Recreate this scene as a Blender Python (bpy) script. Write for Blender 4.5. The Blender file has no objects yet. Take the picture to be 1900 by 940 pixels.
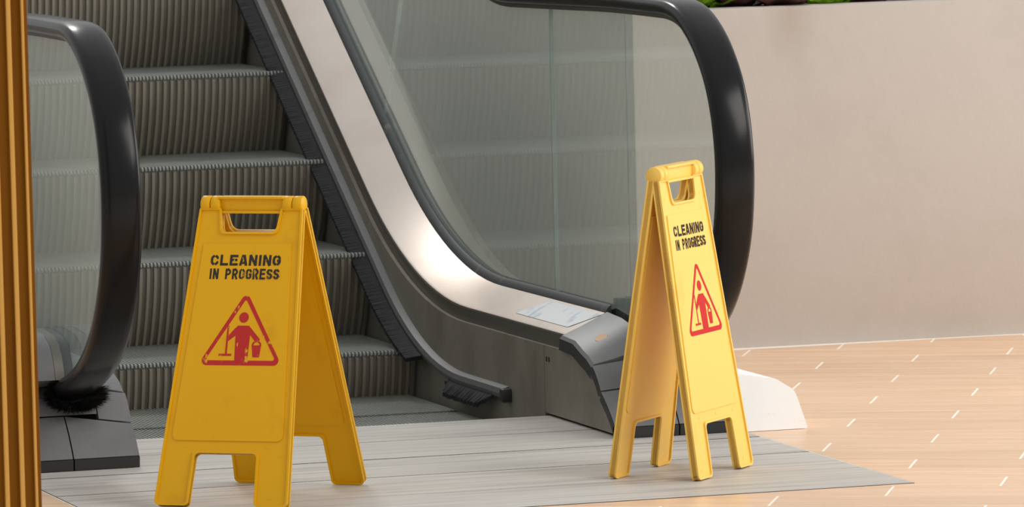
import bpy, bmesh, math, random
from mathutils import Vector, Matrix
random.seed(7)
SC = bpy.context.scene
COL = SC.collection

# ------------------------------------------------------------------ camera
cam = bpy.data.cameras.new('camera')
cam.sensor_fit = 'HORIZONTAL'; cam.sensor_width = 36.0
cam.lens = 36.0 * 11908.7 / 1900.0
cam.clip_start = 0.5; cam.clip_end = 200
yaw, pitch, roll = 0.2985, 0.0831, -0.0243
d = Vector((math.sin(yaw)*math.cos(pitch), math.cos(yaw)*math.cos(pitch), -math.sin(pitch)))
r = Vector((math.cos(yaw), -math.sin(yaw), 0)); u = r.cross(d)
r2 = r*math.cos(roll) + u*math.sin(roll); u2 = u*math.cos(roll) - r*math.sin(roll)
co = bpy.data.objects.new('camera', cam); COL.objects.link(co)
M3 = Matrix((r2, u2, -d)).transposed().to_4x4()
M3.translation = Vector((-3.6049, -12.6297, 1.4988))
co.matrix_world = M3
cam.dof.use_dof = True; cam.dof.focus_distance = 12.9; cam.dof.aperture_fstop = 20
SC.camera = co

# ------------------------------------------------------------------ world and lamps
W = bpy.data.worlds.new('world'); SC.world = W; W.use_nodes = True
nt = W.node_tree; nt.nodes.clear()
wo = nt.nodes.new('ShaderNodeOutputWorld'); bg = nt.nodes.new('ShaderNodeBackground')
tc = nt.nodes.new('ShaderNodeTexCoord'); sp = nt.nodes.new('ShaderNodeSeparateXYZ'); rp = nt.nodes.new('ShaderNodeValToRGB')
mr = nt.nodes.new('ShaderNodeMapRange'); mr.inputs[1].default_value = -1; mr.inputs[2].default_value = 1
nt.links.new(tc.outputs['Generated'], sp.inputs[0]); nt.links.new(sp.outputs['Z'], mr.inputs[0])
nt.links.new(mr.outputs[0], rp.inputs[0]); nt.links.new(rp.outputs[0], bg.inputs[0]); nt.links.new(bg.outputs[0], wo.inputs[0])
e = rp.color_ramp.elements
e[0].position = 0.36; e[0].color = (0.16, 0.15, 0.14, 1)
e[1].position = 1.0; e[1].color = (0.74, 0.75, 0.76, 1)
e2 = e.new(0.52); e2.color = (0.60, 0.60, 0.59, 1)
bg.inputs[1].default_value = 0.95

def area(name, loc, target, size, power, col=(1, 1, 1), sy=None):
    l = bpy.data.lights.new(name, 'AREA'); l.energy = power; l.color = col
    l.shape = 'RECTANGLE'; l.size = size; l.size_y = sy or size
    o = bpy.data.objects.new(name, l); COL.objects.link(o); o.location = loc
    o.rotation_euler = (Vector(target) - Vector(loc)).to_track_quat('-Z', 'Y').to_euler()
    return o
area('skylight_front', (6.0, -7.0, 6.5), (0.6, 0, 0.3), 5.0, 470, (1.0, 0.97, 0.93))
area('skylight_back', (0.2, 9.0, 6.5), (0.5, 1.0, 0.3), 1.6, 135, (1.0, 0.98, 0.95), 1.0)
area('window_right', (5.6, -0.7, 1.9), (0.5, -0.3, 0.4), 3.6, 135, (1.0, 0.98, 0.95), 2.4)

vs = SC.view_settings
vs.view_transform = 'Standard'; vs.look = 'None'; vs.gamma = 1.0; vs.use_curve_mapping = False
vs.exposure = 0.0

# ------------------------------------------------------------------ helpers
def lin(r, g, b):
    f = lambda c: (c/255/12.92) if c <= 10 else ((c/255+0.055)/1.055)**2.4
    return (f(r), f(g), f(b), 1)

def mat(name, col, rough=0.5, metal=0.0, spec=0.5, var=None, bump=None, coat=0.0):
    """Principled material. var = (scale xyz, amount, colour2, coords, contrast lo, hi); bump = (scale xyz, strength, distance)."""
    m = bpy.data.materials.new(name); m.use_nodes = True
    n = m.node_tree.nodes; L = m.node_tree.links; b = n['Principled BSDF']
    b.inputs['Base Color'].default_value = col; b.inputs['Roughness'].default_value = rough
    b.inputs['Metallic'].default_value = metal; b.inputs['Specular IOR Level'].default_value = spec
    b.inputs['Coat Weight'].default_value = coat
    m['_b'] = 1
    def noise(scale, rotz=0.0, detail=6.0, sc=1.0):
        g = n.new('ShaderNodeNewGeometry'); mp = n.new('ShaderNodeMapping'); no = n.new('ShaderNodeTexNoise')
        mp.vector_type = 'TEXTURE' if rotz else 'POINT'
        if rotz: mp.inputs['Rotation'].default_value = (0, 0, rotz); mp.inputs['Scale'].default_value = tuple(1/s for s in scale)
        else: mp.inputs['Scale'].default_value = scale
        no.inputs['Scale'].default_value = sc; no.inputs['Detail'].default_value = detail; no.inputs['Roughness'].default_value = 0.62
        L.new(g.outputs['Position'], mp.inputs[0]); L.new(mp.outputs[0], no.inputs['Vector'])
        return no, mp
    if var:
        for i, v in enumerate(var if isinstance(var, list) else [var]):
            scale, lo, hi, c2 = v[:4]; rotz = v[4] if len(v) > 4 else 0.0
            no, mp = noise(scale, rotz)
            ra = n.new('ShaderNodeMapRange'); ra.inputs[1].default_value = lo; ra.inputs[2].default_value = hi
            L.new(no.outputs['Fac'], ra.inputs[0])
            mx = n.new('ShaderNodeMix'); mx.data_type = 'RGBA'
            src = b.inputs['Base Color']
            if src.is_linked:
                L.new(src.links[0].from_socket, mx.inputs['A'])
            else:
                mx.inputs['A'].default_value = col
            mx.inputs['B'].default_value = c2
            L.new(ra.outputs[0], mx.inputs['Factor']); L.new(mx.outputs['Result'], src)
    if bump:
        no, mp = noise(bump[0], bump[3] if len(bump) > 3 else 0.0)
        bu = n.new('ShaderNodeBump'); bu.inputs['Strength'].default_value = bump[1]; bu.inputs['Distance'].default_value = bump[2]
        L.new(no.outputs['Fac'], bu.inputs['Height']); L.new(bu.outputs[0], b.inputs['Normal'])
    return m

def per_object(m, amount, hue=0.0):
    """Each object that shares this material gets its own slightly different brightness."""
    n = m.node_tree.nodes; L = m.node_tree.links; b = n['Principled BSDF']
    oi = n.new('ShaderNodeObjectInfo'); mr = n.new('ShaderNodeMapRange'); hs = n.new('ShaderNodeHueSaturation')
    mr.inputs[3].default_value = 1-amount; mr.inputs[4].default_value = 1+amount
    L.new(oi.outputs['Random'], mr.inputs[0]); L.new(mr.outputs[0], hs.inputs['Value'])
    s = b.inputs['Base Color']
    if s.is_linked: L.new(s.links[0].from_socket, hs.inputs['Color'])
    else: hs.inputs['Color'].default_value = s.default_value
    L.new(hs.outputs[0], s)
    return m

def link(name, bm, m, parent=None, angle=35, kind=None, label=None):
    bmesh.ops.recalc_face_normals(bm, faces=bm.faces)
    me = bpy.data.meshes.new(name); bm.to_mesh(me); bm.free()
    return link_mesh(name, me, m, parent, angle, kind, label)

def link_mesh(name, me, m, parent=None, angle=35, kind=None, label=None):
    if m is not None and not me.materials: me.materials.append(m)
    if angle and len(me.polygons):
        me.polygons.foreach_set('use_smooth', [True]*len(me.polygons))
        me.set_sharp_from_angle(angle=math.radians(angle))
    o = bpy.data.objects.new(name, me); COL.objects.link(o)
    if parent is not None: o.parent = parent
    if kind: o['kind'] = kind
    if label: o['label'] = label
    return o

def empty(name, loc=(0, 0, 0), rz=0.0, label=None, cat=None, group=None, kind=None, parent=None):
    o = bpy.data.objects.new(name, None); COL.objects.link(o); o.location = loc; o.rotation_euler = (0, 0, rz)
    o.empty_display_size = 0.1
    if label: o['label'] = label
    if cat: o['category'] = cat
    if group: o['group'] = group
    if kind: o['kind'] = kind
    if parent is not None: o.parent = parent
    return o

def box(bm, x0, x1, y0, y1, z0, z1, bev=0.0):
    vs_ = [bm.verts.new((x, y, z)) for x in (x0, x1) for y in (y0, y1) for z in (z0, z1)]
    fs = [(0,1,3,2),(4,6,7,5),(0,4,5,1),(2,3,7,6),(0,2,6,4),(1,5,7,3)]
    faces = [bm.faces.new([vs_[i] for i in f]) for f in fs]
    if bev:
        eds = list({e for f in faces for e in f.edges})
        bmesh.ops.bevel(bm, geom=eds, offset=bev, segments=2, affect='EDGES', profile=0.5)

def round_poly(pts, rad, seg=5):
    """Polygon with rounded corners; rad is one radius or a list."""
    out = []; n = len(pts)
    for i in range(n):
        p = Vector(pts[i]); a = Vector(pts[i-1]); b = Vector(pts[(i+1) % n])
        rr = rad[i] if isinstance(rad, (list, tuple)) else rad
        if rr <= 0: out.append((p.x, p.y)); continue
        d1 = (a-p).normalized(); d2 = (b-p).normalized()
        ang = d1.angle(d2); t = min(rr/math.tan(ang/2), 0.48*(a-p).length, 0.48*(b-p).length); rr = t*math.tan(ang/2)
        c = p + (d1+d2).normalized()*(rr/math.sin(ang/2))
        s = p+d1*t-c; e_ = p+d2*t-c
        a0 = math.atan2(s.y, s.x); da = math.atan2(e_.y, e_.x)-a0
        while da > math.pi: da -= 2*math.pi
        while da < -math.pi: da += 2*math.pi
        for k in range(seg+1):
            th = a0+da*k/seg; out.append((c.x+rr*math.cos(th), c.y+rr*math.sin(th)))
    return out

def inset(pts, dd):
    """Offset a counter-clockwise polygon inwards by dd."""
    out = []; n = len(pts)
    for i in range(n):
        a, p, b = Vector(pts[i-1]), Vector(pts[i]), Vector(pts[(i+1) % n])
        e1 = (p-a).normalized(); e2 = (b-p).normalized()
        n1 = Vector((-e1.y, e1.x)); n2 = Vector((-e2.y, e2.x))
        m = n1+n2; m = m/max(0.25, m.dot(n1)*1.0) if m.length > 1e-6 else n1
        out.append((p.x+m.x*dd, p.y+m.y*dd))
    return out

def flat(bm, loops, w0, w1, f):
    """Fill the 2D loops (outline, holes) and extrude from w0 to w1; f maps (a, b, w) to a point."""
    t = bmesh.new(); edges = []
    for lp in loops:
        vv = [t.verts.new((a, b, 0)) for a, b in lp]
        edges += [t.edges.new((vv[i], vv[(i+1) % len(vv)])) for i in range(len(vv))]
    bmesh.ops.triangle_fill(t, use_beauty=True, use_dissolve=False, edges=edges)
    bmesh.ops.recalc_face_normals(t, faces=t.faces)
    if abs(w1-w0) > 1e-9:
        g = bmesh.ops.extrude_face_region(t, geom=list(t.faces), use_keep_orig=True)
        for v in [x for x in g['geom'] if isinstance(x, bmesh.types.BMVert)]: v.co.z = 1
    mp = {v: bm.verts.new(f(v.co.x, v.co.y, w0+(w1-w0)*v.co.z)) for v in t.verts}
    for fc in t.faces: bm.faces.new([mp[v] for v in fc.verts])
    t.free()

def prism_x(bm, poly, x0, x1):
    """Extrude a (y, z) polygon along x."""
    flat(bm, [poly], x0, x1, lambda a, b, w: (w, a, b))

def tangents(path):
    out = []
    for i in range(len(path)):
        a = Vector(path[max(0, i-1)]); b = Vector(path[min(len(path)-1, i+1)])
        out.append((b-a).normalized())
    return out

def offset(path, dd):
    """Shift a (y, z) path by dd along its left-hand normal (up for a path that runs towards +y)."""
    return [(p[0]-t.y*dd, p[1]+t.x*dd) for p, t in zip(path, tangents(path))]

def sweep(bm, prof, path, sx, cap=True):
    """Sweep a closed (x, n) profile along a (y, z) path; sx maps profile x to world x."""
    T = tangents(path); rings = []
    for p, t in zip(path, T):
        rings.append([bm.verts.new((sx(a), p[0]-t.y*n, p[1]+t.x*n)) for a, n in prof])
    k = len(prof)
    for i in range(len(rings)-1):
        for j in range(k):
            bm.faces.new((rings[i][j], rings[i][(j+1) % k], rings[i+1][(j+1) % k], rings[i+1][j]))
    if cap:
        bm.faces.new(rings[0]); bm.faces.new(rings[-1])

def catmull(pts, n=6):
    out = []
    P = [Vector(p) for p in pts]
    for i in range(len(P)-1):
        p0 = P[max(0, i-1)]; p1 = P[i]; p2 = P[i+1]; p3 = P[min(len(P)-1, i+2)]
        for k in range(n):
            t = k/n
            q = 0.5*((2*p1)+(p2-p0)*t+(2*p0-5*p1+4*p2-p3)*t*t+(3*p1-p0-3*p2+p3)*t**3)
            out.append((q.x, q.y))
    out.append((P[-1].x, P[-1].y)); return out

SL = math.radians(30)
def ramp_path(y_start, z_flat, y_bend, R, y_end, n=14):
    """Flat from y_start at z_flat, an arc of radius R centred on the bend, then up at 30 degrees to y_end."""
    T = R*math.tan(SL/2); out = []
    ya = y_bend-T
    k = max(2, int((ya-y_start)/0.06))
    out += [(y_start+(ya-y_start)*i/k, z_flat) for i in range(k)] if ya > y_start else []
    for i in range(n+1):
        a = SL*i/n; out.append((ya+R*math.sin(a), z_flat+R*(1-math.cos(a))))
    y, z = out[-1]
    for i in range(1, 9):
        yy = y+(y_end-y)*i/8; out.append((yy, z+(yy-y)*math.tan(SL)))
    return [p for p in out if p[0] >= y_start-1e-6]

# ------------------------------------------------------------------ materials
M = {}
TA = math.radians(-26.6)
M['tile'] = per_object(mat('wood_look_tile', lin(241, 203, 168), 0.33, var=[((2.2, 38, 1), 0.42, 0.72, lin(220, 176, 138), TA), ((5, 130, 1), 0.5, 0.75, lin(244, 216, 186), TA)], bump=((4, 90, 1), 0.15, 0.002, TA)), 0.05)
M['grout'] = mat('pale_grout', lin(248, 242, 232), 0.8)
M['plank'] = per_object(mat('limed_plank', lin(202, 197, 190), 0.5, var=[((1.6, 30, 1), 0.45, 0.72, lin(162, 154, 145)), ((2.2, 90, 1), 0.57, 0.76, lin(118, 110, 102)), ((1.1, 8, 1), 0.5, 0.75, lin(200, 197, 192))], bump=((4, 120, 1), 0.25, 0.002)), 0.03)
M['joint'] = mat('dirty_joint', lin(84, 78, 70), 0.9)
M['wall'] = mat('painted_wall', lin(188, 178, 170), 0.75, var=[((3, 3, 3), 0.5, 0.8, lin(180, 170, 161)), ((9, 9, 1.2), 0.66, 0.85, lin(180, 166, 150))], bump=((14, 14, 14), 0.25, 0.006))
M['white'] = mat('white_paint', lin(246, 248, 249), 0.6, var=((14, 14, 26), 0.6, 0.75, lin(222, 218, 210)), bump=((20, 20, 20), 0.2, 0.004))
M['soil'] = mat('dark_soil', lin(52, 40, 32), 0.9)
M['steel'] = mat('brushed_steel', lin(205, 194, 184), 0.34, metal=1.0, var=((3, 3, 3), 0.45, 0.8, lin(190, 176, 165)), bump=((160, 4, 4), 0.03, 0.001))
M['fascia'] = mat('dull_steel_edge', lin(120, 116, 110), 0.42, metal=0.8)
M['skirt'] = mat('worn_skirt_steel', lin(142, 137, 126), 0.5, metal=0.35, var=[((2, 4, 3), 0.45, 0.75, lin(112, 106, 95)), ((6, 22, 3), 0.62, 0.8, lin(156, 145, 126))])
M['rail'] = mat('grey_deflector_rail', lin(112, 112, 112), 0.5, metal=0.3, var=((9, 9, 9), 0.6, 0.75, lin(80, 80, 78)))
M['bristle'] = mat('black_bristle', lin(34, 35, 39), 0.75, var=((40, 60, 40), 0.4, 0.7, lin(20, 20, 22)))
M['entry_bristle'] = mat('entry_brush_bristle', lin(22, 22, 23), 0.7)
M['rubber'] = mat('black_handrail_rubber', lin(15, 14, 15), 0.23, spec=0.24, var=((1.5, 1.5, 1.5), 0.5, 0.8, lin(24, 23, 23)))
M['track'] = mat('handrail_track', lin(74, 70, 64), 0.45, metal=0.6)
M['gasket'] = mat('grey_glazing_gasket', lin(74, 77, 78), 0.45, var=((4, 30, 30), 0.6, 0.72, lin(120, 118, 112)))
M['newel'] = mat('grey_newel_plastic', lin(114, 114, 116), 0.42, var=[((5, 5, 5), 0.5, 0.75, lin(98, 98, 100)), ((16, 16, 46), 0.69, 0.74, lin(150, 148, 144))])
M['newel_dark'] = mat('dark_newel_plastic', lin(42, 42, 42), 0.5, var=((14, 14, 40), 0.68, 0.74, lin(104, 102, 98)))
M['dark'] = mat('dark_void', lin(20, 19, 18), 0.8)
M['rust'] = mat('rusty_seam', lin(96, 78, 62), 0.8, var=((6, 9, 6), 0.5, 0.7, lin(124, 80, 40)))
M['copper'] = mat('copper_button', lin(176, 142, 108), 0.4, metal=0.4)
M['alu'] = mat('step_aluminium', lin(158, 160, 154), 0.45, metal=0.25, var=((5, 5, 5), 0.45, 0.8, lin(138, 138, 131)))
M['riser'] = mat('riser_aluminium', lin(147, 140, 128), 0.5, metal=0.25, var=((4, 4, 4), 0.45, 0.8, lin(126, 119, 107)))
M['sticker'] = mat('blank_sticker', lin(244, 247, 250), 0.35, var=((11, 22, 22), 0.55, 0.72, lin(160, 174, 204)))
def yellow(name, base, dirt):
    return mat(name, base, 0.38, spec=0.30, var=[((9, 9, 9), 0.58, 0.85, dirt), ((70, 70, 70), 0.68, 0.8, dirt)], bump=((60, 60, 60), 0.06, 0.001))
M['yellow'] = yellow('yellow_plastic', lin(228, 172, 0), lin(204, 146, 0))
M['yellow_pale'] = yellow('sheen_yellow_plastic', lin(244, 200, 96), lin(232, 180, 72))  # paler base holds the sheen of light from the right
def worn(name, base, under, lo, hi):
    return mat(name, base, 0.5, var=((90, 90, 34), lo, hi, under))
M['ink'] = worn('worn_black_print', lin(30, 26, 20), lin(214, 164, 10), 0.62, 0.66)
M['ink_new'] = mat('black_print', lin(36, 34, 32), 0.6, spec=0.15)
M['red'] = worn('worn_red_print', lin(186, 22, 18), lin(214, 164, 10), 0.60, 0.64)
M['red_new'] = mat('red_print', lin(196, 36, 38), 0.6, spec=0.15)
M['post'] = mat('varnished_post', lin(118, 70, 0), 0.6, spec=0.12, var=((30, 30, 3), 0.45, 0.7, lin(106, 60, 0)))
M['post_highlight'] = mat('highlight_bead', lin(206, 152, 74), 0.5, spec=0.2)  # lighter copy of the post colour, painting in edges that catch light
M['purple'] = mat('purple_leaf', lin(122, 80, 88), 0.4, var=((20, 20, 20), 0.4, 0.7, lin(92, 58, 70)))
M['brown_leaf'] = mat('brown_purple_leaf', lin(156, 116, 104), 0.45, var=((20, 20, 20), 0.4, 0.7, lin(120, 84, 80)))
M['lime'] = mat('lime_leaf', lin(168, 204, 60), 0.45, var=((26, 26, 26), 0.4, 0.7, lin(120, 164, 34)))

def glass_mat():
    m = bpy.data.materials.new('balustrade_glass'); m.use_nodes = True
    n = m.node_tree.nodes; L = m.node_tree.links; n.clear()
    o = n.new('ShaderNodeOutputMaterial'); mx = n.new('ShaderNodeMixShader'); tr = n.new('ShaderNodeBsdfTransparent')
    gl = n.new('ShaderNodeBsdfGlossy'); fr = n.new('ShaderNodeFresnel')
    ge = n.new('ShaderNodeNewGeometry'); mi = n.new('ShaderNodeMapRange')      # same 1.5 glass from either face of the thin pane
    mi.inputs[3].default_value = 1.5; mi.inputs[4].default_value = 1/1.5
    L.new(ge.outputs['Backfacing'], mi.inputs[0]); L.new(mi.outputs[0], fr.inputs['IOR'])
    tr.inputs[0].default_value = (0.965, 0.99, 0.975, 1); gl.inputs[0].default_value = (0.96, 0.99, 0.98, 1); gl.inputs['Roughness'].default_value = 0.015
    L.new(fr.outputs[0], mx.inputs[0]); L.new(tr.outputs[0], mx.inputs[1]); L.new(gl.outputs[0], mx.inputs[2]); df = n.new('ShaderNodeBsdfDiffuse'); df.inputs[0].default_value = (0.60, 0.69, 0.68, 1)      # an even pale diffuse film over both faces
    m2 = n.new('ShaderNodeMixShader'); m2.inputs[0].default_value = 0.145
    L.new(mx.outputs[0], m2.inputs[1]); L.new(df.outputs[0], m2.inputs[2]); L.new(m2.outputs[0], o.inputs[0])
    return m
M['glass'] = glass_mat()
M['glass_edge'] = mat('glass_edge', lin(84, 98, 92), 0.5)

# ------------------------------------------------------------------ setting: floor, walls, plinth
floor = empty('floor', kind='structure')
LX0, LX1, LY0, LY1 = -0.793, 0.780, -1.010, 0.505      # landing plate opening
bm = bmesh.new()
box(bm, -9, LX0, -9, 9, -0.06, -0.0004); box(bm, LX1, 9, -9, 9, -0.06, -0.0004); box(bm, LX0, LX1, -9, LY0, -0.06, -0.0004)
o = link('subfloor', bm, M['grout'], floor)
ca, sa = math.cos(TA), math.sin(TA)
def tile_pt(uu, vv): return Vector((uu*ca - vv*sa, uu*sa + vv*ca))
def clip(poly, axis, val, keep_gt):
    out = []
    for i in range(len(poly)):
        a, b = poly[i], poly[(i+1) % len(poly)]
        ia = (a[axis] > val) == keep_gt; ib = (b[axis] > val) == keep_gt
        if ia: out.append(a)
        if ia != ib:
            t = (val-a[axis])/(b[axis]-a[axis]); out.append(a.lerp(b, t))
    return out
P_, L_, GAP, GAPL = 0.1485, 0.62, 0.0052, 0.005
def area2(p): return abs(sum(p[i].x*p[(i+1) % len(p)].y-p[(i+1) % len(p)].x*p[i].y for i in range(len(p))))/2
for row in range(-16, 24):
    v0 = 0.064 - 6*P_ + row*P_ - P_/2
    for k in range(-6, 8):
        u0 = 0.905 + (row % 3)*0.207 + k*L_
        c = tile_pt(u0+L_/2, v0+P_/2)
        if not (-1.9 < c.x < 2.75 and -1.95 < c.y < (1.95 if c.x > 1.0 else 2.3)) or (abs(c.x) < 0.4 and c.y > 0): continue
        q = [tile_pt(u0+GAP/2, v0+GAPL/2), tile_pt(u0+L_-GAP/2, v0+GAPL/2), tile_pt(u0+L_-GAP/2, v0+P_-GAPL/2), tile_pt(u0+GAP/2, v0+P_-GAPL/2)]
        if c.x > 0.9: q = clip(q, 1, 1.645, False)
        elif c.x < -0.9: q = clip(q, 1, 1.675, False)
        if len(q) < 3: continue
        pieces = [clip(q, 0, LX1+0.003, True), clip(q, 0, LX0-0.003, False)]
        mid = clip(clip(q, 0, LX1+0.003, False), 0, LX0-0.003, True) if len(q) else []
        if len(mid) >= 3: pieces.append(clip(mid, 1, LY0-0.003, False))
        pieces = [p for p in pieces if len(p) >= 3 and area2(p) > 2e-4]
        if not pieces: continue
        bm = bmesh.new(); dz = random.uniform(-0.0001, 0.0001)
        for p in pieces:
            flat(bm, [[(a.x, a.y) for a in p]], -0.0004, dz, lambda a, b, w: (a, b, w))
        bmesh.ops.remove_doubles(bm, verts=bm.verts, dist=1e-5)
        link('tile', bm, M['tile'], floor, angle=None)

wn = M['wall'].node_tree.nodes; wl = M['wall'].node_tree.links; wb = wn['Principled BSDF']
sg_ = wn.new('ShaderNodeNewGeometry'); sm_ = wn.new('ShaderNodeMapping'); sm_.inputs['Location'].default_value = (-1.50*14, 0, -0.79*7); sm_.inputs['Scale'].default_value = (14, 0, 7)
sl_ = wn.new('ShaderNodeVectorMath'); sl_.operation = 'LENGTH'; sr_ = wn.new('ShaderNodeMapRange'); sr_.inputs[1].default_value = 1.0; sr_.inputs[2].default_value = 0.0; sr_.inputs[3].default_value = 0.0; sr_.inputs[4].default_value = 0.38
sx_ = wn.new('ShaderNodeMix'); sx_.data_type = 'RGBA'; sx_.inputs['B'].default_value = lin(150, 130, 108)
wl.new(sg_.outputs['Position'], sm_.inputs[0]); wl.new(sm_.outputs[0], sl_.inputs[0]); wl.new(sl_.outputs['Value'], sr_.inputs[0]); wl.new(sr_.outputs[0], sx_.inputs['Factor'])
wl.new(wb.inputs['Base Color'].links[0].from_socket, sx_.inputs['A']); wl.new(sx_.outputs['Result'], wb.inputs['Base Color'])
def planter_wall(name, x0, x1, y0, y1, z1, t=0.07):
    bm = bmesh.new()
    box(bm, x0, x1, y0, y0+t, -0.003, z1, 0.006); 
    box(bm, x0, x0+t, y0+t-0.02, y1, -0.003, z1, 0.006) if name == 'wall_right' else box(bm, x1-t, x1, y0+t-0.02, y1, -0.003, z1, 0.006)
    o = link(name, bm, M['wall']); o['kind'] = 'structure'
    bm = bmesh.new(); box(bm, x0+0.05, x1-0.05, y0+0.05, y1-0.02, z1-0.08, z1-0.05)
    s = link('soil', bm, M['soil'], o)
    return o
wr = planter_wall('wall_right', 1.11, 6.0, 1.655, 6.0, 0.8055)
wr.rotation_euler = (0, 0, -0.03); wr.location = Vector((1.11, 1.69, 0)) - Matrix.Rotation(-0.03, 3, 'Z') @ Vector((1.11, 1.655, 0))
planter_wall('wall_left', -6.0, -1.12, 1.68, 6.0, 0.8055)

bm = bmesh.new()
prof = round_poly([(0.769, 0.001), (0.918, 0.001), (0.893, 0.082), (0.852, 0.108), (0.769, 0.122)], [0, 0.004, 0.03, 0.02, 0])
flat(bm, [prof], 0.0, 1.64, lambda a, b, w: (a, w-0.012+(0.10*b if w < 0.5 else 0), b))
o = link('plinth', bm, M['white']); o['label'] = 'low white painted plinth with a rounded edge beside the right newel'; o['category'] = 'plinth'

# ------------------------------------------------------------------ landing plate of limed planks
land = empty('landing_plate', (0, LY0, 0), label='grey limed wood-look landing plate in front of the escalator steps', cat='landing plate')
seams = [0.505, 0.2, -0.105, -0.407, -0.71, -1.010]
for a, b in zip(seams[:-1], seams[1:]):
    g = 0.0028; y1_, y0_ = a-g, b+g
    XN = 0.517
    if y0_ >= 0: poly = [(-XN-0.018, y0_), (XN, y0_), (XN, y1_), (-XN-0.018, y1_)]
    elif y1_ > 0: poly = [(LX0+0.002, y0_), (LX1-0.002, y0_), (LX1-0.002, -0.004), (XN, -0.004), (XN, y1_), (-XN-0.018, y1_), (-XN-0.018, -0.004), (LX0+0.002, -0.004)]
    else: poly = [(LX0+0.002, y0_), (LX1-0.002, y0_), (LX1-0.002, y1_), (LX0+0.002, y1_)]
    bm = bmesh.new(); flat(bm, [poly], -0.03, random.uniform(0.0, 0.0008), lambda p, q, w: (p, q-LY0, w))
    bm.normal_update()
    for fc in bm.faces:
        if abs(fc.normal.z) < 0.5: fc.material_index = 1               # dirt-filled joints
    ob = link('plank', bm, M['plank'], land, angle=None); ob.data.materials.append(M['joint'])
bm = bmesh.new()
box(bm, LX0+0.003, LX1-0.003, 0.0, LY1-LY0-0.002, -0.045, -0.031)
link('backing_frame', bm, M['dark'], land, angle=None)

# ------------------------------------------------------------------ escalator
esc = empty('escalator', (0, 0.5, 0), label='escalator with black handrails, glass balustrades and grey ribbed steps', cat='escalator')
esc.location = (0, 0, 0)

# steps: one tread mesh and one riser mesh, shared by every step
SW = 0.494
def tread_mesh():
    bm = bmesh.new(); dep = 0.43
    box(bm, -SW, SW, 0.012, dep, -0.014, -0.005)
    pitch = 0.0087; n = int(2*SW/pitch)
    for i in range(n):
        x = -SW+(i+0.5)*pitch; w = 0.0021
        prof = [(0.0, -0.009), (0.0, -0.004), (0.004, 0.0), (dep, 0.0), (dep, -0.009)]
        a = [bm.verts.new((x-w, y, z)) for y, z in prof]; b = [bm.verts.new((x+w, y, z)) for y, z in prof]
        for j in range(3): bm.faces.new((a[j], a[j+1], b[j+1], b[j]))
        bm.faces.new(a[::-1]); bm.faces.new(b)
        k = [bm.verts.new(c) for c in ((x, -0.0045, -0.0085), (x-0.0028, 0.001, -0.0062), (x+0.0028, 0.001, -0.0062), (x+0.0028, 0.001, -0.0118), (x-0.0028, 0.001, -0.0118))]
        for j in range(4): bm.faces.new((k[0], k[1+j], k[1+(j+1) % 4]))          # the row of pegs under the nosing
    bmesh.ops.recalc_face_normals(bm, faces=bm.faces)
    me = bpy.data.meshes.new('tread'); bm.to_mesh(me); bm.free(); return me
def riser_mesh():
    bm = bmesh.new(); H = 0.225; N = 9
    def cy(t): return 0.008+0.085*t**1.7
    base = [(cy(k/N), -0.012-(H-0.012)*k/N) for k in range(N+1)]
    back = [(y+0.03, z) for y, z in base[::-1]]
    flat(bm, [base+back], -SW, SW, lambda a, b, w: (w, a, b))
    pitch = 0.0174; n = int(2*SW/pitch)
    for i in range(n+1):
        x = -SW+0.004+i*pitch; w = 0.0042; pr = 0.010
        if x+w > SW: break
        R = [[bm.verts.new(p) for p in ((x-w, 0.006, -0.011), (x-w*0.75, 0.004, -0.011), (x+w*0.75, 0.004, -0.011), (x+w, 0.006, -0.011))]]
        for y, z in [(base[0][0], base[0][1]-0.003)]+base[1:]:
            R.append([bm.verts.new(p) for p in ((x-w, y+0.002, z), (x-w*0.75, y-pr, z), (x+w*0.75, y-pr, z), (x+w, y+0.002, z))])
        for k in range(N+1):
            for j in range(3): bm.faces.new((R[k][j], R[k][j+1], R[k+1][j+1], R[k+1][j]))
        bm.faces.new(R[0])
    bmesh.ops.recalc_face_normals(bm, faces=bm.faces)
    me = bpy.data.meshes.new('riser'); bm.to_mesh(me); bm.free(); return me
tm, rm = tread_mesh(), riser_mesh()
for (y, z) in [(0.70, -0.047), (1.098, -0.047), (1.494, 0.059), (1.845, 0.257), (2.19, 0.456), (2.538, 0.653), (2.885, 0.853), (3.232, 1.053)]:
    s = empty('step', (0, y, z), parent=esc)
    link_mesh('tread', tm, M['alu'], s, angle=30)
    if z > -0.04: link_mesh('riser', rm, M['riser'], s, angle=40)
bm = bmesh.new(); box(bm, -0.6, 0.6, 0.45, 3.6, -0.55, -0.45); box(bm, -0.6, 0.6, 3.62, 3.66, -0.5, 1.4)
link('truss_tray', bm, M['dark'], esc)

Y_END = 3.55
B_IN = ramp_path(0.372, 0.183, 1.55, 1.6, Y_END)             # inner edge of the deck
RAIL = ramp_path(0.785, 0.012, 1.437, 1.25, Y_END-0.1)        # foot of the deflector rail
hp = [(0.20, 0.108), (0.11, 0.130), (0.03, 0.151), (-0.04, 0.168), (-0.104, 0.186), (-0.19, 0.218), (-0.262, 0.258), (-0.318, 0.302), (-0.362, 0.350), (-0.402, 0.412), (-0.428, 0.48), (-0.440, 0.56), (-0.436, 0.635), (-0.412, 0.714),
      (-0.368, 0.783), (-0.295, 0.847), (-0.205, 0.893), (-0.12, 0.912), (0.0, 0.915), (0.3, 0.914), (0.6, 0.908), (0.9, 0.902)]
HANDTOP = catmull(hp, 5)
rr = ramp_path(1.0, 0.90, 1.262, 0.9, Y_END)
HAND = HANDTOP[:-1]+[p for p in rr if p[0] > 0.95]
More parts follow.
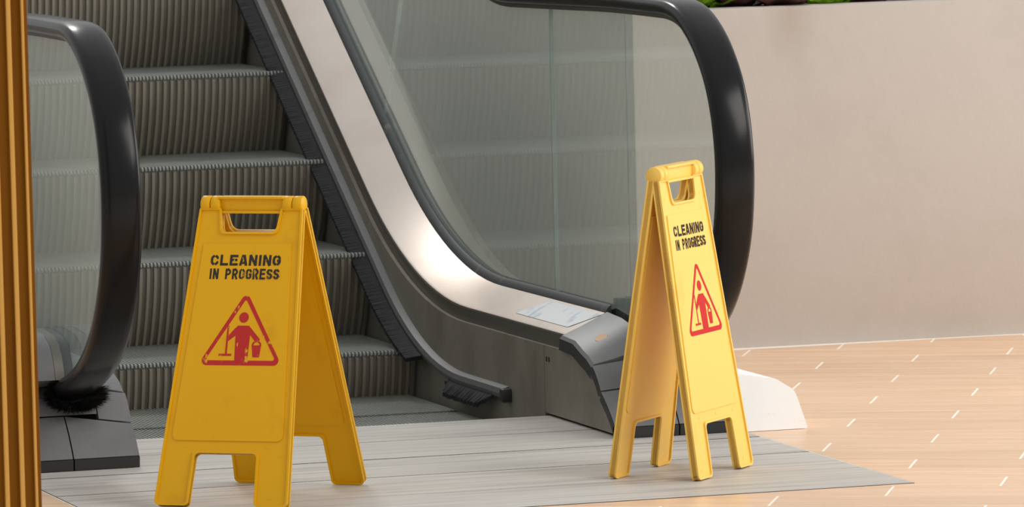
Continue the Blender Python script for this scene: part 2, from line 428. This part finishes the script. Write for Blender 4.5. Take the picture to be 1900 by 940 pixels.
# the path runs from the floor forwards and over the top; its right-hand side is the outside
HAND_IN = offset(HAND, -0.034)
DECK_OUT = offset(B_IN, 0.052)

def side(s):
    right = s > 0
    X = (lambda a: a) if right else (lambda a: -0.022-a)
    tag = 'right' if right else 'left'
    # handrail: rounded C section
    bm = bmesh.new()
    pr = [(-0.034, -0.030), (-0.040, -0.024), (-0.0405, -0.014), (-0.038, -0.006), (-0.032, -0.0015), (-0.020, 0.0008), (0, 0.0018), (0.020, 0.0008), (0.032, -0.0015), (0.038, -0.006), (0.0405, -0.014), (0.040, -0.024), (0.034, -0.030), (0.026, -0.026), (-0.026, -0.026)]
    sweep(bm, [(0.625+a, n) for a, n in pr], HAND, X)
    link('handrail', bm, M['rubber'], esc, angle=60, label='black rubber handrail of the %s balustrade' % tag)
    i0 = next(i for i, p in enumerate(HAND) if p[1] > 0.30)
    bm = bmesh.new(); sweep(bm, [(0.598, -0.040), (0.642, -0.040), (0.642, -0.027), (0.598, -0.027)], HAND[i0:], X)
    link('handrail_track', bm, M['track'], esc)
    # glass panes, each an outline in (y, z)
    top = [p for p in HAND_IN]
    iq = next(i for i, p in enumerate(HAND_IN) if p[1] > 0.235)
    low = [(-0.10, 0.196), (0.0, 0.170), (0.10, 0.192), (0.20, 0.226), (0.34, 0.241)] + [p for p in DECK_OUT if p[0] > 0.36]
    def upto(path, ycut_low, perp, lo, hi):
        return [p for p in path if lo(p) and hi(p)]
    s1 = lambda p: p[0] - 0.768                                   # plumb joint
    s2 = lambda p: (p[0]-2.03)*math.cos(SL) + (p[1]-0.69)*math.sin(SL)   # joint square to the slope
    def pane(lo, hi):
        def cut(path):
            out = []
            for a, b in zip(path[:-1], path[1:]):
                for f, sg in ((lo, 1), (hi, -1)):
                    pass
                fa = (lo(a) if lo else 1, -hi(a) if hi else 1); fb = (lo(b) if lo else 1, -hi(b) if hi else 1)
                ina = min(fa) >= 0; inb = min(fb) >= 0
                if ina: out.append(a)
                if ina != inb:
                    f = 0 if (fa[0] >= 0) != (fb[0] >= 0) else 1
                    t = fa[f]/(fa[f]-fb[f]); out.append((a[0]+(b[0]-a[0])*t, a[1]+(b[1]-a[1])*t))
            l = path[-1]
            if (not lo or lo(l) >= 0) and (not hi or hi(l) <= 0): out.append(l)
            return out
        lw = cut(low); tp = cut(HAND_IN[iq:])
        poly = lw + tp[::-1]
        bm = bmesh.new(); flat(bm, [poly], 0.615, 0.625, lambda a, b, w: (X(w), a, b))
        return link('glass_panel', bm, M['glass'], esc, angle=None)
    G = 0.0018
    pane(None, lambda p: s1(p)+G); pane(lambda p: s1(p)-G, lambda p: s2(p)+G); pane(lambda p: s2(p)-G, None)
    # edge strips in the glass joints
    bm = bmesh.new(); box(bm, X(0.6155), X(0.6245), 0.768-0.0015, 0.768+0.0015, 0.243, 0.868)
    link('glass_joint', bm, M['glass_edge'], esc, angle=None)
    # deck, fascia, gaskets
    bm = bmesh.new(); sweep(bm, [(0.519, -0.002), (0.519, 0.001), (0.523, 0.004), (0.600, 0.046), (0.604, 0.040), (0.524, -0.003)], B_IN, X)
    link('inner_deck', bm, M['steel'], esc, label='brushed steel inner deck of the %s balustrade' % tag)
    bm = bmesh.new(); sweep(bm, [(0.518, -0.030), (0.518, -0.0025), (0.526, -0.0025), (0.526, -0.030)], B_IN, X)
    link('deck_fascia', bm, M['fascia'], esc)
    bm = bmesh.new(); sweep(bm, [(0.5165, -0.0345), (0.5165, -0.0305), (0.522, -0.0305), (0.522, -0.0345)], B_IN, X)
    link('rusty_seam', bm, M['rust'], esc)
    bm = bmesh.new()
    for sg in (-1, 1):
        sweep(bm, [(0.62+sg*0.0055, 0.038), (0.62+sg*0.0055, 0.062), (0.62+sg*0.012, 0.058), (0.62+sg*0.0185, 0.047), (0.62+sg*0.0185, 0.038)], B_IN, X)
    link('glazing_gasket', bm, M['gasket'], esc)
    bm = bmesh.new(); sweep(bm, [(0.640, 0.050), (0.640, 0.055), (0.700, 0.030), (0.722, 0.010), (0.722, -0.18), (0.716, -0.18), (0.716, 0.004), (0.690, 0.022)], [p for p in B_IN if p[0] > 0.36], X)
    link('outer_deck', bm, M['steel'], esc)
    # skirt panels
    dn = offset(B_IN, -0.031)
    front = [(0.02, 0.0), (0.055, 0.028), (0.112, 0.080), (0.168, 0.130), (0.24, 0.150), (0.37, 0.152)]
    def skirt(poly):
        bm = bmesh.new(); prism_x(bm, poly, X(0.508), X(0.527)); link('skirt_panel', bm, M['skirt'], esc, angle=None)
    skirt([(0.024, 0.006)]+front[1:]+[(0.5185, 0.152), (0.5185, 0.006)])
    up = [p for p in dn if p[0] > 0.53]
    skirt([(0.521, -0.2), (0.521, 0.152)]+up+[(up[-1][0], up[-1][1]-0.5), (1.6, -0.3)])
    # deflector rail with its brushes
    bm = bmesh.new(); sweep(bm, [(0.513, -0.002), (0.494, 0.0), (0.490, 0.010), (0.493, 0.021), (0.513, 0.027)], RAIL, X)
    link('deflector_rail', bm, M['rail'], esc, label='grey skirt deflector rail above the black brush')
    bm = bmesh.new()
    y0, z0 = RAIL[0]; box(bm, *sorted((X(0.486), X(0.513))), y0-0.022, y0+0.004, z0-0.008, z0+0.022, 0.004)
    link('rail_end_cap', bm, M['newel_dark'], esc)
    bm = bmesh.new()
    def bristles(ya, yb, L0, L1, drop, pitch, th):
        T = tangents(RAIL)
        for i in range(len(RAIL)-1):
            a, b = Vector(RAIL[i]), Vector(RAIL[i+1]); n = max(1, int((b-a).length/pitch))
            for k in range(n):
                p = a.lerp(b, k/n)
                if not ya < p.x < yb: continue
                t = (b-a).normalized(); nn = Vector((-t.y, t.x))
                L = random.uniform(L0, L1); dr = drop*random.uniform(0.93, 1.07); h = th*random.uniform(0.95, 1.08)
                e0 = min(1.0, (p.x-ya)/0.04, (yb-p.x)/0.04) if drop > 0.02 else 1.0
                L *= max(0.35, e0); dr *= max(0.25, e0)
                def q(x, n_, tt): w = p+nn*n_+t*tt; return (X(x), w.x, w.y)
                jt = random.uniform(-0.3, 0.3)*pitch
                vs_ = [bm.verts.new(c) for c in (q(0.495, 0.003, 0), q(0.495, 0.003-h, 0), q(0.495, 0.003, pitch), q(0.495, 0.003-h, pitch),
                        q(0.495-L, -dr+0.003, jt), q(0.495-L, -dr-h*0.6, jt), q(0.495-L, -dr+0.003, pitch*0.8+jt), q(0.495-L, -dr-h*0.6, pitch*0.8+jt))]
                for f in ((0,1,3,2),(4,6,7,5),(0,4,5,1),(2,3,7,6),(0,2,6,4),(1,5,7,3)): bm.faces.new([vs_[i_] for i_ in f])
    bristles(1.405, Y_END, 0.0405, 0.0420, 0.006, 0.0030, 0.010)
    bristles(0.86, 1.20, 0.027, 0.030, 0.024, 0.003, 0.010)
    link('skirt_brush', bm, M['bristle'], esc, angle=None, kind='stuff', label='black bristle safety brush below the deflector rail')
    # newel base
    ain = 0.497 if right else 0.500
    aout = 0.767; ac = 0.637; g = 0.0015
    nb = empty('newel_base', (0, 0, 0), parent=esc, label='grey plastic newel base of the %s balustrade' % tag)
    # inner-edge profile and centre profile of the sloping front, in (y, z)
    if right: q = [(0.0, 0.024), (0.092, 0.090), (0.149, 0.140), (0.185, 0.157), (0.222, 0.166), (0.277, 0.182), (0.368, 0.186)]
    else: q = [(0.0, 0.024), (0.060, 0.084), (0.108, 0.142), (0.150, 0.168), (0.190, 0.178), (0.26, 0.184), (0.368, 0.186)]
    c = [(0.0, 0.024), (0.074, 0.104), (0.125, 0.160)]
    def curve(a, b, bulge=0.004):
        a, b = Vector(a), Vector(b); t = (b-a).normalized(); nn = Vector((-t.y, t.x))
        return [tuple(a.lerp(b, k/5)+nn*bulge*(1-(2*k/5-1)**2)) for k in range(6)]
    def slab(name, p0, p1, a0, a1, th, m, n=4):
        """A plate lofted from path p0 at a0 to path p1 at a1, th thick."""
        bm = bmesh.new(); R = []
        for i_ in range(n+1):
            t = i_/n; path = [(u_[0]+(v_[0]-u_[0])*t, u_[1]+(v_[1]-u_[1])*t) for u_, v_ in zip(p0, p1)]
            T = tangents(path); ring = path+[(p[0]+tt.y*th, p[1]-tt.x*th) for p, tt in zip(path, T)][::-1]
            R.append([bm.verts.new((X(a0+(a1-a0)*t), y_, z_)) for y_, z_ in ring])
        k = len(R[0])
        for i_ in range(n):
            for j_ in range(k): bm.faces.new((R[i_][j_], R[i_][(j_+1) % k], R[i_+1][(j_+1) % k], R[i_+1][j_]))
        for rr_ in (R[0], R[-1]):
            for j_ in range(len(path)-1):
                fc = bm.faces.new((rr_[j_], rr_[j_+1], rr_[k-2-j_], rr_[k-1-j_]))
                if rr_ is R[0] and a0 == ain: fc.material_index = 1
        ob = link(name, bm, m, nb, angle=40); ob.data.materials.append(M['newel_dark']); return ob
    ks = [(-0.002, 0.001), (-0.004, 0.023)]
    slab('kick_strip', ks, ks, ain, ac-g, 0.02, M['newel_dark'], 1)
    slab('kick_strip', ks, ks, ac+g, aout, 0.02, M['newel_dark'], 1)
    cc = curve((0.0, 0.025), c[1])
    slab('cover_plate', curve((0.0, 0.025), q[1]), cc, ain, ac-g, 0.022, M['newel'])
    slab('cover_plate', cc, cc, ac+g, aout, 0.022, M['newel'])
    def nxt(p): return (p[0]+0.002, p[1]+0.003)
    sq = curve(nxt(q[1]), q[2]); t_ = (0.566-ain)/(ac-ain)
    mid = lambda a, b, t: (a[0]+(b[0]-a[0])*t, a[1]+(b[1]-a[1])*t)
    slab('side_plate', sq, curve(nxt(mid(q[1], c[1], t_)), mid(q[2], c[2], t_)), ain, 0.566, 0.022, M['newel'])
    so = curve(nxt(c[1]), (0.140, 0.175)); slab('side_plate', so, so, 0.700, aout, 0.022, M['newel'])
    # pocket the handrail runs into
    bm = bmesh.new(); prism_x(bm, [(0.078, 0.106), (0.086, 0.126), (0.105, 0.142), (0.23, 0.175), (0.23, 0.10)], X(0.568), X(0.698))
    link('handrail_pocket', bm, M['newel'], nb, angle=40)
    # inner cap, rising from the skirt side to the glass
    ci = [nxt(q[2])]+q[3:]
    cg = [(0.135, 0.172), (0.165, 0.198), (0.20, 0.216), (0.27, 0.226), (0.368, 0.231)]
    bm = bmesh.new(); R = []
    for (a, b), (c_, d_) in zip(ci, cg):
        R.append([bm.verts.new(v) for v in ((X(ain+0.010), a+0.012, b-0.034), (X(ain), a+0.012, b-0.032), (X(ain), a+0.003, b-0.007), (X(ain+0.005), a, b), (X(ain+0.045), a+(c_-a)*0.41, b+(d_-b)*0.41-0.002), (X(0.604), c_, d_), (X(0.604), c_+0.02, d_-0.06))])
    for i in range(len(R)-1):
        for j in range(6):
            fc = bm.faces.new((R[i][j], R[i][j+1], R[i+1][j+1], R[i+1][j]))
            if j in (1, 0): fc.material_index = 1
    bm.faces.new(R[0]); bm.faces.new(R[-1])
    cap = link('inner_cap', bm, M['newel'], nb, angle=24); cap.data.materials.append(M['newel_dark'])
    # outer cap with a rounded nose and a steel edge strip beside the glass
    nose = [(0.012, 0.186), (0.016, 0.205), (0.030, 0.232), (0.055, 0.255), (0.10, 0.270), (0.20, 0.276), (0.38, 0.262)]
    bm = bmesh.new(); prism_x(bm, nose+[(0.38, 0.17), (0.10, 0.165), (0.03, 0.186)], X(0.668), X(0.716)); link('outer_cap', bm, M['newel'], nb, angle=40)
    bm = bmesh.new(); prism_x(bm, offset(nose, -0.001)[::-1][::-1]+[(0.38, 0.17), (0.10, 0.165), (0.03, 0.186)], X(0.648), X(0.667)); link('edge_strip', bm, M['fascia'], nb, angle=40)
    bm = bmesh.new(); prism_x(bm, [(y+0.012, z-0.004) for y, z in nose]+[(0.38, 0.17), (0.10, 0.165), (0.04, 0.18)], X(0.626), X(0.647)); link('glass_seal', bm, M['gasket'], nb, angle=40)
    # dark inner body
    bm = bmesh.new(); prism_x(bm, [(0.026, -0.028), (0.026, 0.010), (0.04, 0.022), (0.115, 0.080), (0.23, 0.14), (0.56, 0.14), (0.56, -0.028)], X(0.529), X(0.764)); link('inner_body', bm, M['dark'], nb, angle=None)
    # brush ring round the handrail
    ctr = Vector((0.066, 0.146)); t_ax = Vector((0.967, -0.256)); n_ax = Vector((0.256, 0.967))
    bm = bmesh.new()
    for i in range(2600):
        th = random.uniform(0, 2*math.pi)
        ca_, sa_ = math.cos(th), math.sin(th)
        ex, en = 0.051, 0.027
        def P(k, along): 
            w = ctr + n_ax*(en*sa_*k) + t_ax*along
            return Vector((X(0.616+ex*ca_*k), w.x, w.y))
        a0 = random.uniform(-0.005, 0.012)
        root = P(random.uniform(0.40, 0.95), a0+0.012); tip = P(random.uniform(1.15, 1.42), a0-random.uniform(0.008, 0.034)) + Vector((random.gauss(0, .004), random.gauss(0, .004), random.gauss(0, .004)))
        dv = (tip-root).normalized(); sd = dv.orthogonal().normalized()*0.0011; s2_ = dv.cross(sd).normalized()*0.0011
        v = [bm.verts.new(root+sd), bm.verts.new(root-sd*0.5+s2_), bm.verts.new(root-sd*0.5-s2_), bm.verts.new(tip)]
        for f in ((0, 1, 3), (1, 2, 3), (2, 0, 3)): bm.faces.new([v[i_] for i_ in f])
    link('entry_brush', bm, M['entry_bristle'], esc, angle=None, kind='stuff', label='black bristle brush ring round the %s handrail entry' % tag)
    return nb, X

nb_l, _ = side(-1)
nb_r, _ = side(1)
# copper button on the right inner cap
bm = bmesh.new(); bmesh.ops.create_cone(bm, cap_ends=True, segments=28, radius1=0.015, radius2=0.0138, depth=0.004)
b_ = link('button', bm, M['copper'], nb_r, label='round copper-coloured button'); b_.location = (0.546, 0.232, 0.1895); b_.rotation_euler = Vector((-0.5, -0.34, 1)).to_track_quat('Z', 'Y').to_euler()
bm = bmesh.new()
for k in range(2): box(bm, 0.5068, 0.5085, 0.505-0.018*k, 0.499-0.018*k, 0.118, 0.128)
link('slot', bm, M['dark'], esc, angle=None, kind='stuff')
bm = bmesh.new()
chip = [(0.297, 0.151), (0.285, 0.150), (0.235, 0.133), (0.200, 0.112), (0.150, 0.070), (0.200, 0.104), (0.238, 0.124), (0.285, 0.144)]
flat(bm, [[(y-0.064, z-0.001) for y, z in chip]], 0.5055, 0.5082, lambda a, b, w: (w, a, b)); link('chipped_paint', bm, M['white'], esc, angle=None, label='white chip along the newel edge')
# blank sticker on the right inner deck
bm = bmesh.new()
vsx = [(0.537, 0.815), (0.537, 0.440), (0.592, 0.350+0.02), (0.592, 0.735)]
zz = lambda x: 0.183+0.004+(x-0.523)/(0.600-0.523)*0.042+0.0010
flat(bm, [[(a, b) for a, b in vsx]], 0, 0.0005, lambda a, b, w: (a, b, zz(a)+w)); link('sticker', bm, M['sticker'], esc, angle=None, label='pale blank blue-white sticker on the steel deck')

# ------------------------------------------------------------------ cleaning signs
# panel outline: half widths in metres, measured up the face
OUT = [(-0.139, 0.0), (-0.069, 0.0), (-0.0645, 0.1045), (0.0645, 0.1045), (0.069, 0.0), (0.139, 0.0), (0.108, 0.592), (0.0625, 0.592), (0.0565, 0.5436), (-0.0565, 0.5436), (-0.0625, 0.592), (-0.108, 0.592)]
RAD = [0.010, 0.009, 0.010, 0.010, 0.009, 0.010, 0.004, 0.004, 0.014, 0.014, 0.004, 0.004]
OUT_CHIP = OUT[:6] + [(0.1095, 0.555), (0.101, 0.585), (0.097, 0.576), (0.090, 0.592)] + OUT[7:]
RAD_CHIP = RAD[:6] + [0.0, 0.0, 0.0, 0.0] + RAD[7:]
RAISED = [(-0.116, 0.1290), (0.116, 0.1290), (0.092, 0.5215), (-0.092, 0.5215)]
def stroke_path(pts, wd, closed=False):
    """A polyline as a strip of quads of width wd, mitred at the corners."""
    n = len(pts); q = []
    P = [Vector(p) for p in pts]
    for i_ in range(n):
        a = P[i_-1] if (closed or i_ > 0) else None; b = P[(i_+1) % n] if (closed or i_ < n-1) else None
        e1 = (P[i_]-a).normalized() if a is not None else None; e2 = (b-P[i_]).normalized() if b is not None else None
        n1 = Vector((-e1.y, e1.x)) if e1 is not None else Vector((-e2.y, e2.x)); n2 = Vector((-e2.y, e2.x)) if e2 is not None else n1
        m = n1+n2; m = m/max(0.5, m.dot(n1))
        q.append((P[i_]+m*wd/2, P[i_]-m*wd/2))
    return [(q[i_][0], q[i_][1], q[(i_+1) % n][1], q[(i_+1) % n][0]) for i_ in range(n if closed else n-1)]
def glyph(ch, w, h, s):
    hs = s/2; x0, x1, y0, y1 = hs, w-hs, hs, h-hs; r_ = min(w*0.36, 0.34*h)
    def arc(cx, cy, a0, a1, rx=r_, ry=r_, k=6): return [(cx+rx*math.cos(math.radians(a0+(a1-a0)*t/k)), cy+ry*math.sin(math.radians(a0+(a1-a0)*t/k))) for t in range(k+1)]
    tl = arc(x0+r_, y1-r_, 90, 180); tr = arc(x1-r_, y1-r_, 0, 90); bl = arc(x0+r_, y0+r_, 180, 270); br = arc(x1-r_, y0+r_, 270, 360)
    if ch == 'O': return [(tr+tl+bl+br, True)]
    if ch == 'C': return [([(x1, h*0.64)]+tr+tl+bl+br+[(x1, h*0.36)], False)]
    if ch == 'G': return [([(x1, h*0.66)]+tr+tl+bl+br+[(x1, h*0.47)], False), ([(w, h*0.47), (w*0.54, h*0.47)], False)]
    if ch == 'S':
        ym = h/2; q = (y1-ym)/2; rx = r_
        return [([(x1, h*0.70)]+arc(x1-rx, y1-q, 0, 90, rx, q)+arc(x0+rx, y1-q, 90, 180, rx, q)+arc(x0+rx, y1-q, 180, 250, rx, q)+arc(x1-rx, y0+q, 70, 0, rx, q)+arc(x1-rx, y0+q, 0, -90, rx, q)+arc(x0+rx, y0+q, 270, 180, rx, q)+[(x0, h*0.31)], False)]
    if ch == 'L': return [([(x0, h), (x0, 0)], False), ([(0, y0), (w, y0)], False)]
    if ch == 'E': return [([(x0, h), (x0, 0)], False), ([(0, y0), (w, y0)], False), ([(0, y1), (w, y1)], False), ([(0, h*0.52), (w*0.92, h*0.52)], False)]
    if ch == 'I': return [([(w/2, h), (w/2, 0)], False)]
    if ch == 'N': return [([(x0, h), (x0, 0)], False), ([(x1, h), (x1, 0)], False), ([(x0, h), (x1, 0)], False)]
    if ch == 'A': return [([(x0*0.9, 0), (w/2-hs*0.45, h)], False), ([(w-x0*0.9, 0), (w/2+hs*0.45, h)], False), ([(w*0.22, h*0.27), (w*0.78, h*0.27)], False)]
    if ch in 'PR':
        yb = h*0.46; q = (y1-yb)/2
        out = [([(x0, h), (x0, 0)], False), ([(0, y1), (x1-q, y1)]+arc(x1-q, y1-q, 90, -90, q, q, 8)+[(0, yb)], False)]
        if ch == 'R': out.append(([(w*0.52, yb), (x1+hs*0.2, 0)], False))
        return out
    return []
def text_quads(body, w, h, s, gap, narrow):
    """All letters of one line as flat quads, the line centred on 0 and w wide."""
    units = {'I': narrow, ' ': 0.75}
    tot = sum(units.get(c, 1.0) for c in body); lw = (w-gap*(len(body)-1))/tot
    x = -w/2; out = []
    for c in body:
        cw = lw*units.get(c, 1.0)
        for pts, cl in glyph(c, cw, h, s):
            out += [[(p.x+x, p.y) for p in qd] for qd in stroke_path(pts, s, cl)]
        x += cw+gap
    return out
TXT = [(text_quads('CLEANING', 0.147, 0.0215, 0.0049, 0.0032, 0.36), 0.4765), (text_quads('IN PROGRESS', 0.146, 0.0212, 0.0039, 0.0027, 0.36), 0.4492)]
tri_o = round_poly([(-0.0915, 0.2782), (0.0955, 0.2786), (0.0018, 0.4335)], [0.0105, 0.0105, 0.010], 7)
tri_i = round_poly([(-0.0755, 0.2880), (0.0795, 0.2884), (0.0018, 0.4135)], [0.004, 0.004, 0.003], 5)
def fit_box(pts, x0, x1, y0, y1):
    xs = [p[0] for p in pts]; ys = [p[1] for p in pts]
    return [(x0+(a-min(xs))/(max(xs)-min(xs))*(x1-x0), y0+(b-min(ys))/(max(ys)-min(ys))*(y1-y0)) for a, b in pts]
tri_o = fit_box(tri_o, -0.0784, 0.0819, 0.2780, 0.4165); tri_i = fit_box(tri_i, -0.0690, 0.0725, 0.2876, 0.4073)
head = [(0.0008+0.0100*math.cos(a*math.pi/12), 0.3732+0.0104*math.sin(a*math.pi/12)) for a in range(24)]
body = [(-0.0104, 0.2870), (0.0166, 0.2870), (0.0172, 0.3390), (0.0278, 0.3268), (0.0372, 0.3265), (0.0388, 0.3302), (0.0132, 0.3570), (-0.0094, 0.3570), (-0.0158, 0.3510), (-0.0270, 0.3380), (-0.0274, 0.3262), (-0.0130, 0.3372)]
mop = [(-0.0314, 0.3010), (-0.0275, 0.3010), (-0.0283, 0.3570), (-0.0316, 0.3570)]
mophead = [(-0.0440, 0.2966), (-0.0178, 0.2969), (-0.0180, 0.3010), (-0.0444, 0.3007)]
pail = [(0.0270, 0.2946), (0.0405, 0.2947), (0.0425, 0.3183), (0.0230, 0.3181)]
bail_o = [(0.0328+0.0100*math.cos(a*math.pi/12), 0.3178+0.0098*math.sin(a*math.pi/12)) for a in range(13)]
bail_i = [(0.0328+0.0067*math.cos(a*math.pi/12), 0.3178+0.0065*math.sin(a*math.pi/12)) for a in range(12, -1, -1)]
def make_sign(loc, rz, half, ye, ink, red, label, chip):
    root = empty('caution_sign', loc, rz, label=label, cat='caution sign', group='yellow folding cleaning signs')
    VL = 0.600
    tilt = math.asin((half-0.0115)/VL)
    st, ct = math.sin(tilt), math.cos(tilt)
    hz = VL*ct+0.0115*st*0 
    def mk(back):
        sg = -1 if back else 1
        def f(uu, vv, w):
            return Vector((sg*uu, sg*(-half + vv*st - w*ct), vv*ct + w*st + 0.016*st))
        out, rad = (OUT_CHIP, RAD_CHIP) if (back and chip) else (OUT, RAD)
        bm = bmesh.new()
        ol = round_poly(out, rad, 5); il = round_poly(inset(out, 0.0042), [max(0, q-0.003) for q in rad], 5)
        flat(bm, [ol], -0.0035, -0.0125, f)
        pan = link('back_panel' if back else 'front_panel', bm, ye, root, angle=30)
        bm = bmesh.new(); flat(bm, [ol, il], 0.0, -0.016, f)
        eds = [e_ for e_ in bm.edges if len(e_.link_faces) == 2 and e_.calc_face_angle(0) > 1.0]
        bmesh.ops.bevel(bm, geom=eds, offset=0.0012, segments=2, affect='EDGES')
        link('rim', bm, ye, pan, angle=40)
        bm = bmesh.new(); flat(bm, [round_poly(RAISED, [0.012, 0.012, 0.003, 0.003])], -0.0014, -0.0146, f)
        eds = [e_ for e_ in bm.edges if len(e_.link_faces) == 2 and e_.calc_face_angle(0) > 1.0]
        bmesh.ops.bevel(bm, geom=eds, offset=0.0011, segments=2, affect='EDGES')
        link('raised_field', bm, ye, pan, angle=40)
        bm = bmesh.new()
        for uu, vv in ((-0.112, 0.0175), (0.1, 0.0175), (-0.085, 0.118), (0.085, 0.118), (-0.116, 0.395), (0.113, 0.40), (-0.087, 0.553), (0.087, 0.553), (0.0, 0.119)):
            ring = [(uu+0.0032*math.cos(a*math.pi/6), vv+0.0032*math.sin(a*math.pi/6)) for a in range(12)]
            flat(bm, [ring], -0.003, -0.0042, f)
        link('moulding_mark', bm, ye, pan, angle=30, kind='stuff')
        # knuckles: this panel owns the inner left and the outer right one
        for a0, a1 in ((-0.0850, -0.0660), (0.0870, 0.1060)):
            bm = bmesh.new(); n = 24; R = []
            for uu, rad_ in ((a0, 0.0158), (a0+0.0015, 0.0172), (a1-0.0015, 0.0172), (a1, 0.0158)):
                R.append([bm.verts.new((sg*uu, rad_*math.cos(2*math.pi*i/n), VL*ct+0.003+rad_*math.sin(2*math.pi*i/n))) for i in range(n)])
            for i in range(3):
                for j in range(n): bm.faces.new((R[i][j], R[i][(j+1) % n], R[i+1][(j+1) % n], R[i+1][j]))
            bm.faces.new(R[0]); bm.faces.new(R[-1])
            link('hinge_knuckle', bm, ye, pan, angle=50)
        if not back:
            bm = bmesh.new()
            zc = VL*ct+0.003
            box(bm, -0.0675, 0.0675, -0.0085, 0.0085, zc-0.015, zc+0.015, 0.001)
            box(bm, -0.0675, 0.0675, -0.0145, 0.0145, zc+0.0115, zc+0.0165, 0.001)
            box(bm, -0.0675, 0.0675, -0.0145, 0.0145, zc-0.0165, zc-0.0115, 0.001)
            link('grip_bar', bm, ye, pan, angle=30)
        sh = 0.0095
        for quads, v0 in TXT:
            bm = bmesh.new()
            for k, qd in enumerate(quads):
                bm.faces.new([bm.verts.new(f(a, b+v0, -0.0011+0.000006*k)) for a, b in qd])
            link('lettering', bm, ink, pan, angle=None)
        bm = bmesh.new()
        for k, loops in enumerate(([tri_o, tri_i], [head], [body], [mop], [mophead], [pail], [bail_o+bail_i])):
            flat(bm, [[(a+0.008, b) for a, b in lp] for lp in loops], -0.0015, -0.0010+0.00004*k, f)
        link('pictogram', bm, red, pan, angle=None)
    mk(False); mk(True)
    return root

# left sign: faces the camera's left; right sign: nearly edge-on
make_sign((-0.424, -0.594, 0.001), math.radians(-37.6), 0.2095, M['yellow'], M['ink'], M['red'],
          'open yellow folding cleaning sign with worn lettering in front of the ribbed steps', True)
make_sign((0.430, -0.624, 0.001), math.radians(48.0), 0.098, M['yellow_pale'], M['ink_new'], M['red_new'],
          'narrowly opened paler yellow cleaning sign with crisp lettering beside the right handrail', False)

# ------------------------------------------------------------------ post at the left edge
pz = empty('post', (-1.297, -2.5, 0), 0.0, label='tall varnished orange-brown wooden post with beads in a highlight colour in front of the left newel', cat='post')
def post_part(name, x0, x1, y0, y1, m, lab=None):
    bm = bmesh.new(); box(bm, x0, x1, y0, y1, 0, 3.2, 0.0012)
    link(name, bm, m, pz, label=lab)
post_part('shaft', -0.30, 0.0, 0.0, 0.16, M['post'])
for xa in (-0.0070, -0.0285, -0.0540, -0.0795, -0.1050):
    w = 0.0045 if xa > -0.02 else 0.0075
    post_part('bead', xa-w, xa, -0.006, 0.001, M['post_highlight'], 'raised bead with its highlight put into the colour')

# ------------------------------------------------------------------ planting on the wall
def plant(name, x, y, m, label, n, L, Wd, seed, lean=0.9, frill=0.0):
    rnd = random.Random(seed)
    root = empty(name, (x, y, 0.748), label=label, cat='plant', group='plants in the wall planter')
    for i in range(n):
        az = 2*math.pi*i/n + rnd.uniform(-0.3, 0.3); ln = L*rnd.uniform(0.75, 1.15); el = rnd.uniform(0.2, 0.9)
        bm = bmesh.new(); rows = []
        for k in range(8):
            t = k/7; wd = Wd*math.sin(math.pi*min(0.98, 0.12+0.86*t))**0.8*(1 if t < 1 else 0)
            rr_ = ln*t*math.cos(el*(1-0.6*t)) ; zz_ = ln*t*math.sin(el)*(1-0.45*t*lean)
            wob = frill*math.sin(k*2.6+i)
            c_ = Vector((math.cos(az)*rr_, math.sin(az)*rr_, zz_+0.03)); sd = Vector((-math.sin(az), math.cos(az), 0))
            rows.append([bm.verts.new(c_-sd*wd+Vector((0, 0, 0.25*wd+wob))), bm.verts.new(c_), bm.verts.new(c_+sd*wd+Vector((0, 0, 0.25*wd-wob)))])
        for k in range(7):
            for j in range(2): bm.faces.new((rows[k][j], rows[k][j+1], rows[k+1][j+1], rows[k+1][j]))
        bmesh.ops.solidify(bm, geom=list(bm.faces), thickness=0.0015)
        link('leaf', bm, m, root, angle=70)
    bm = bmesh.new(); bmesh.ops.create_cone(bm, cap_ends=True, segments=8, radius1=0.012, radius2=0.006, depth=0.06)
    for v in bm.verts: v.co.z += 0.03
    link('stem', bm, m, root)
plant('lettuce_plant', 1.295, 1.800, M['lime'], 'lime green frilly plant at the wall top just right of the right handrail', 11, 0.10, 0.038, 3, 0.4, 0.006)
plant('purple_plant', 1.405, 1.815, M['purple'], 'dark purple broad-leaved plant between the first lime plant and the brown one', 11, 0.12, 0.040, 4, 0.5)
plant('purple_plant', 1.525, 1.790, M['brown_leaf'], 'brown purple plant with leaves hanging over the wall edge', 10, 0.13, 0.040, 9, 1.0)
plant('lettuce_plant', 1.640, 1.800, M['lime'], 'lime green frilly plant right of the brown purple plant', 11, 0.10, 0.038, 6, 0.4, 0.006)
plant('purple_plant', 1.760, 1.850, M['purple'], 'dark purple plant set back furthest right on the planter wall', 10, 0.10, 0.030, 8, 0.6)
for i, (x, lab) in enumerate(((1.30, 'large purple plant behind the first lime plant'), (1.56, 'large purple plant behind the brown purple plant'), (1.82, 'large purple plant at the back right of the planter'))):
    plant('purple_plant', x, 2.06, M['purple'], lab, 14, 0.13, 0.045, 20+i, 0.6)
